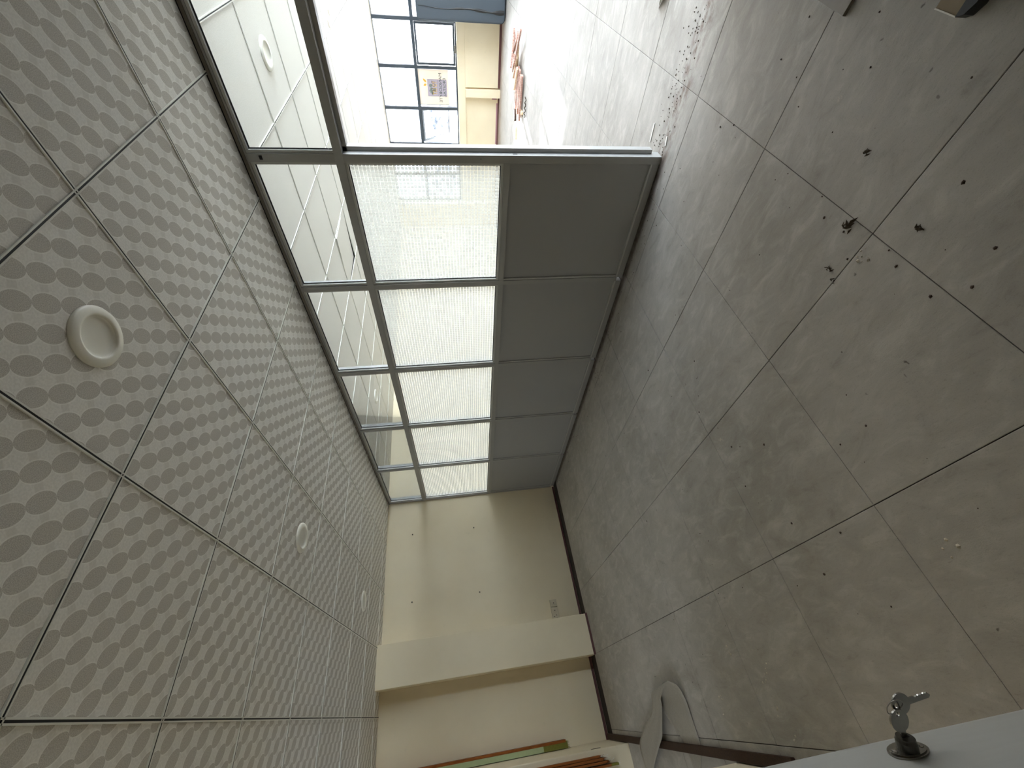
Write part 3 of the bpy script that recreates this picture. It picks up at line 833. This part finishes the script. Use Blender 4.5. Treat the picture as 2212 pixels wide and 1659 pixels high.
# ------------------------------------------------------------------ the dark padded slab before the windows
bm = bmesh.new()
bmesh.ops.create_grid(bm, x_segments=1, y_segments=1, size=.5); bm.clear()
bx(7.62, 7.93, .62, 1.545, .02, 1.575, bm)
es = [e for e in bm.edges if abs((e.verts[0].co - e.verts[1].co).x) > .1]
bmesh.ops.bevel(bm, geom=es, offset=.075, segments=6, affect='EDGES', profile=.5)
es = [e for e in bm.edges if abs((e.verts[0].co - e.verts[1].co).x) < .01]
bmesh.ops.bevel(bm, geom=[e for e in es if len(e.link_faces) == 2 and e.calc_face_angle(0) > 1.0], offset=.03, segments=3, affect='EDGES', profile=.5)
org = Vector((7.77, 1.08, .02)); xform(bm, Matrix.Translation(-org))
slab = tag(empty('padded_slab', org), 'dark grey padded slab with rounded corners standing upright before the windows', 'slab')
obj('padding', bm, 'darkfab', slab, smooth=True)
cr = bmesh.new()
zz = [0.02 + 1.5 * k / 20 for k in range(21)]
L_ = [(-.1535, .272 + .012 * math.sin(z * 7) + .03 * (1 - z / 1.5), z) for z in zz]
Wd = [.004 + .034 * max(0, 1 - z / 1.35) ** 1.2 * (.6 + .4 * math.sin(z * 17)) for z in zz]
prev = None
for (x, y, z), wd in zip(L_, Wd):
    row = [cr.verts.new((x, y - wd, z)), cr.verts.new((x - .006, y, z)), cr.verts.new((x, y + wd, z))]
    if prev:
        for k in range(2): cr.faces.new((prev[k], prev[k + 1], row[k + 1], row[k]))
    prev = row
obj('crease_shade', cr, 'rubber', slab)  # dark strip laid on the padding paints the shade of its crease

# ------------------------------------------------------------------ poster with mirrored print (its face looks outside)
PO = empty('poster', (WX - .010, 2.693, 1.36)); tag(PO, 'cream poster with mirrored lettering and a notice card stuck in the window', 'poster')
obj('sheet', bx(-.0006, .0006, -.309, .305, -.300, .305), 'paper', PO)
obj('sheet_edge', bx(-.0012, .0008, .297, .303, -.300, .305), 'ink', PO)
CD = obj('notice_card', bx(-.0016, -.0006, -.143, .150, -.262, .128), 'card', PO)
for a in ((-.143, .150, .124, .128), (-.143, .150, -.262, -.258), (-.143, -.139, -.258, .124), (.146, .150, -.258, .124), (-.139, .146, -.082, -.077)):
    obj('card_line', bx(-.0022, -.0016, *a), 'mauveink', CD)
def text(body, size, y_start, z, mat, par, depth=-.0026, width=None):
    """mirrored when read from the room: local x runs to +y, the face looks to +x"""
    cu = bpy.data.curves.new('lettering', 'FONT'); cu.body = body; cu.size = size; cu.extrude = .0003
    tmp = bpy.data.objects.new('lettering', cu); COL.objects.link(tmp)
    dg = bpy.context.evaluated_depsgraph_get(); me = bpy.data.meshes.new_from_object(tmp.evaluated_get(dg))
    bpy.data.objects.remove(tmp)
    xs_ = [v.co.x for v in me.vertices]; k = (width / (max(xs_) - min(xs_))) if width else 1.0; x0 = min(xs_)
    for v in me.vertices:
        u, h, e = (v.co.x - x0) * k, v.co.y, v.co.z
        v.co = (depth + e, y_start + u, z + h)
    me.materials.clear(); me.materials.append(MAT[mat])
    o = bpy.data.objects.new('lettering', me); COL.objects.link(o); o.parent = par
    return o
text('MANGOBYTE', .082, -.250, -.162, 'ink', PO, -.0034, .505)
text('DIGITAL', .074, -.165, -.240, 'ink', PO, -.0034, .325)
text('TO LET', .118, -.112, -.060, 'ochre', CD, -.0026, .235)
bl = bmesh.new()
for (y, z, r) in ((-.035, .068, .030), (.02, .052, .024), (.060, .066, .034), (.095, .030, .030), (.045, .0, .026)):
    prism([(y + r * math.cos(2 * PI * k / 14), z + r * math.sin(2 * PI * k / 14)) for k in range(14)], -.0024, -.0018, bl, lambda u, v, h: (h, u, v))
obj('cloud_print', bl, 'greyink', CD)
text('TO LET', .108, -.118, -.032, 'ink2', CD, -.0032, .235)
def leaf(y, z, L, W_, ang, mat):
    pts = []
    for k in range(13):
        t = k / 12; pts.append((t * L, W_ * math.sin(PI * t)))
    for k in range(11, 0, -1):
        t = k / 12; pts.append((t * L, -W_ * math.sin(PI * t)))
    ca, sa = math.cos(ang), math.sin(ang)
    return prism([(y + u * ca - v * sa, z + u * sa + v * ca) for u, v in pts], -.0014, -.0007, None, lambda u, v, h: (h, u, v))
obj('leaf_print', leaf(-.085, .145, .095, .018, 2.35, 'gold'), 'gold', PO)
obj('leaf_print', leaf(-.060, .145, .070, .020, 1.15, 'gold'), 'gold', PO)

# ------------------------------------------------------------------ broken wood heap and other things on the far floor
def stick(x, y, L, w_, t, rz, z, mat, label, tilt=0.0, group='broken slats in the heap', name='wooden_slat'):
    bm = bmesh.new(); h = L / 2
    prof = [(-h, -w_ / 2), (h - .02, -w_ / 2), (h, -w_ / 4), (h - .035, w_ / 8), (h - .01, w_ / 2), (-h + .02, w_ / 2), (-h, w_ / 5)]
    prism(prof, 0, t, bm)
    o = obj(name, bm, mat, loc=(x, y, z)); o.rotation_euler = (0, -tilt, rz); tag(o, label, 'wood', group); return o
LB = 'broken pinkish wooden slat in the sunlit heap on the floor before the windows'
for k in range(7):       # tidy row of slats at the near end
    stick(5.42 + .085 * k, 2.02 + random.uniform(-.04, .04), random.uniform(.46, .62), .055, .028, PI / 2 + random.uniform(-.12, .12), .024 + .004 * (k % 3), 'pile', LB)
stick(5.70, 2.255, .78, .05, .030, .10, .0, 'palewood', 'pale batten lying across the near end of the broken slat heap', group=None)
for k in range(15):
    stick(random.uniform(5.65, 6.30), random.uniform(1.45, 1.95), random.uniform(.28, .6), random.uniform(.03, .06), .022,
          random.uniform(.5, 2.4), .02 + .014 * (k % 5), 'pile' if k % 4 else 'palewood', LB, random.uniform(-.12, .12))
stick(6.02, 2.33, .42, .045, .03, 2.05, 0, 'batten', 'dark wooden stick with one pale end, alone on the floor below the heap', group=None)
stick(5.80, 2.66, .20, .05, .03, 1.95, 0, 'palewood', 'short pale wooden offcut alone at the edge of the sunlight', group=None)
tw = obj('twisted_wire', tube([(5.10 + .018 * math.sin(k * 1.7), 1.93 + .019 * k, .018 + .01 * math.cos(k * 1.7)) for k in range(15)], .008, 6), 'screw')
tag(tw, 'short twisted length of dark wire beside the heap of broken slats', 'wire')
for (x, y, L, rz, lb) in ((.79, .895, .105, 1.72, 'white plastic strip on the floor just beyond the doorway, the longer one'),
                          (.578, .868, .052, 1.9, 'short white plastic strip in the brown dirt at the foot of the door post')):
    o = obj('plastic_strip', bx(-L / 2, L / 2, -.006, .006, 0, .004, bev=.001), 'whitep', loc=(x, y, .0005)); o.rotation_euler = (0, 0, rz)
    tag(o, lb, 'strip')
bm = bmesh.new()
pp = [(1.189, .361, .001), (1.16, .345, .012), (1.13, .33, .03), (1.09, .24, .03), (1.05, .20, .01), (1.12, .24, .002)]
v = [bm.verts.new(Vector(p) - Vector((1.12, .3, 0))) for p in pp]; bm.faces.new(v)
o = obj('paper_scrap', bm, 'whitep', loc=(1.12, .3, 0)); m_ = o.modifiers.new('thickness', 'SOLIDIFY'); m_.thickness = .0008
tag(o, 'white torn paper scrap on the far floor at the upper edge of the view', 'paper')
fb = obj('flat_bar', bx(-.20, .20, -.03, .03, 0, .012, bev=.001), 'track', loc=(-.125, .105, 0)); fb.rotation_euler = (0, 0, -.12)
tag(fb, 'dark grey flat metal bar lying on the floor at the upper edge of the view', 'bar')
st = empty('floor_scrap', (-.70, .06, 0)); tag(st, 'tan scrap with a black rubbery end on the floor at the upper right corner', 'floor_scrap')  # unidentified scrap with a tan body and a black end
bm = prism([(.045, .030), (-.028, .034), (-.024, -.06), (.05, -.06)], .0, .028); obj('body', bm, 'tan', st)
bm = prism([(-.028, .036), (-.046, .028), (-.058, .004), (-.060, -.06), (-.024, -.06)], .0, .032); obj('toe', bm, 'rubber', st)
obj('blade', prism([(.047, .032), (-.028, .037), (-.028, .034), (.045, .029)], 0, .030), 'whitep', st)  # pale strip along the edge of the scrap

# loose debris: a few leaves one can pick out, the rest as crumbs
for k, (x, y, s_, lb) in enumerate(((-.83, .615, .035, 'largest dry leaf clump on the floor in the middle of the view'),
                                  (-1.024, .506, .020, 'dark curled leaf on the floor beside the paint splashes'),
                                  (-.873, .757, .018, 'dark leaf scrap on the board joint'),
                                  (-.918, .775, .013, 'small dark leaf crumb next to the board joint'),
                                  (-.719, .424, .016, 'thin dark leaf on the floor near the upper right'))):
    bm = bmesh.new()
    for q in range(7):
        a = random.uniform(0, 2 * PI); r = random.uniform(.2, .9) * s_; L = s_ * random.uniform(.3, .7)
        cx, cy, cz = r * math.cos(a), r * math.sin(a) * .6, random.uniform(.002, .006)
        b = random.uniform(0, PI)
        du, dv = L * math.cos(b), L * math.sin(b)
        vs = [bm.verts.new(p) for p in ((cx - du, cy - dv, .001), (cx - dv * .3, cy + du * .3, cz), (cx + du, cy + dv, .002), (cx + dv * .3, cy - du * .3, cz + .003))]
        bm.faces.new(vs)
    o = obj('dry_leaf', bm, 'leaf', loc=(x, y, .0005)); tag(o, lb, 'leaf')
cr = bmesh.new(); random.seed(11)
def crumb(x, y, s_):
    n = 5; a0 = random.uniform(0, 6)
    base = [cr.verts.new((x + s_ * random.uniform(.6, 1) * math.cos(a0 + 2 * PI * k / n), y + s_ * random.uniform(.6, 1) * math.sin(a0 + 2 * PI * k / n), .0004)) for k in range(n)]
    top = cr.verts.new((x, y, .0004 + s_ * random.uniform(.4, .9)))
    for k in range(n): cr.faces.new((base[k], base[(k + 1) % n], top))
for (x, y) in [(-.826, .637), (-.723, .643), (-1.001, .597), (-1.217, .453), (-1.032, .374), (-.535, .244), (-.149, .186), (-.448, .127), (.012, .591), (.108, .631), (-.547, .911), (-.906, .693), (-1.055, .618), (-1.195, .622), (-1.252, .546), (-1.499, 1.579), (-1.367, 1.157), (-1.368, 1.033), (-1.855, 1.37), (-1.608, 1.382), (-.781, 1.78), (-1.26, 1.729), (-1.068, 1.68), (-1.174, 1.48), (-.547, 1.605), (-.216, 2.065), (-1.706, 1.564)]:
    crumb(x, y, random.uniform(.004, .008))
for k in range(420):
    t = random.random()
    if t < .45: crumb(.50 + random.gauss(0, .09), random.uniform(1.0, 5.4), random.uniform(.002, .006))
    elif t < .70: crumb(.66 + random.gauss(0, .05), random.uniform(.15, .95), random.uniform(.002, .007))
    else: crumb(random.uniform(-1.9, .5), random.uniform(.1, 4.5), random.uniform(.0015, .0045))
d_ = obj('floor_crumbs', cr, 'debris'); d_['kind'] = 'stuff'; tag(d_, 'dark crumbs and grit scattered over the floor', 'debris')
random.seed(5); cr = bmesh.new()
for (x, y) in [(-.953, .671), (-.932, .662), (-1.77, 1.066), (-2.062, 2.769), (-1.972, 2.211), (-2.113, 2.82), (-1.598, 2.481), (-2.221, 2.232), (-2.109, 2.266), (-2.004, 2.282), (-1.60, 3.02), (-1.86, 2.5)]:
    for q in range(4): crumb(x + random.gauss(0, .012), y + random.gauss(0, .015), random.uniform(.003, .009))
d_ = obj('plaster_chips', cr, 'plaster'); d_['kind'] = 'stuff'; tag(d_, 'pale plaster chips on the floor near the folded strip', 'debris')

# ------------------------------------------------------------------ outside
tag(obj('ground', bx(9.0, 90, -50, 70, -3.6, -3.4), 'ground'), 'pale sunlit ground outside below the windows', 'ground')
def building(x0, x1, y0, y1, h, mat, label, nf, nb):
    r = empty('building', ((x0 + x1) / 2, (y0 + y1) / 2, -3.4)); tag(r, label, 'building')
    hx, hy = (x1 - x0) / 2, (y1 - y0) / 2
    obj('wall', bx(-hx, hx, -hy, hy, 0, h), mat, r)
    me = None
    for f in range(nf):
        for b in range(nb):
            y = -hy + (b + .5) * 2 * hy / nb; z = 1.2 + f * (h - 1) / nf
            if me is None:
                o = obj('window', bx(-.08, .06, -.7, .7, 0, 1.3), 'facadew', r, (-hx, y, z)); me = o.data
            else: inst('window', me, r, (-hx, y, z))
        obj('floor_band', bx(-hx - .35, -hx + .1, -hy, hy, .75 + f * (h - 1) / nf, .95 + f * (h - 1) / nf), mat, r)
building(34, 42, 10.5, 24, 6.2, 'facade2', 'grey two-storey building with window bands seen through the left windows', 2, 6)
building(42, 52, 25, 48, 8.2, 'facade', 'pale taller building behind the others at the far left outside', 3, 8)
building(30, 36, 25.5, 34, 4.6, 'facade', 'low pale shop block outside at the far left of the windows', 1, 4)
bm = bmesh.new(); nx = 26
hv = [[bm.verts.new((19 + 9 * i / 6, -12 + 27 * j / nx, -3.4 + 4.9 * (1 - math.exp(-i * .9)) * (.85 + .15 * math.sin(j * 1.3 + i)) * (1 if j < 17 else max(0, 1 - (j - 17) / 5)))) for j in range(nx + 1)] for i in range(7)]
for i in range(6):
    for j in range(nx): bm.faces.new((hv[i][j], hv[i + 1][j], hv[i + 1][j + 1], hv[i][j + 1]))
bmesh.ops.recalc_face_normals(bm, faces=bm.faces)
h_ = obj('hillside', bm, 'hill', smooth=True); tag(h_, 'pale mottled earth bank outside the lower windows', 'hillside')
random.seed(3)
for k in range(7):
    x, y = 30.5 + .3 * (k % 2), 6.0 + 2.6 * k
    o = obj('market_stall', bx(-.8, .8, -.5, .5, 0, 1.7, bev=.05), ['redstuff', 'bluestuff', 'facade'][k % 3], loc=(x, y, -3.4))
    bx_ = obj('awning', prism([(-1.0, 0), (1.0, 0), (1.0, .1), (-1.0, .5)], -.7, .7, None, lambda u, v, h: (u, h, v + 1.75)), ['facade', 'redstuff', 'whitep'][k % 3], o)
    tag(o, 'small %s market stall in the street outside, %s from the right' % (['red', 'blue', 'pale'][k % 3], ['first', 'second', 'third', 'fourth', 'fifth', 'sixth', 'seventh'][k]), 'stall', 'street stalls')
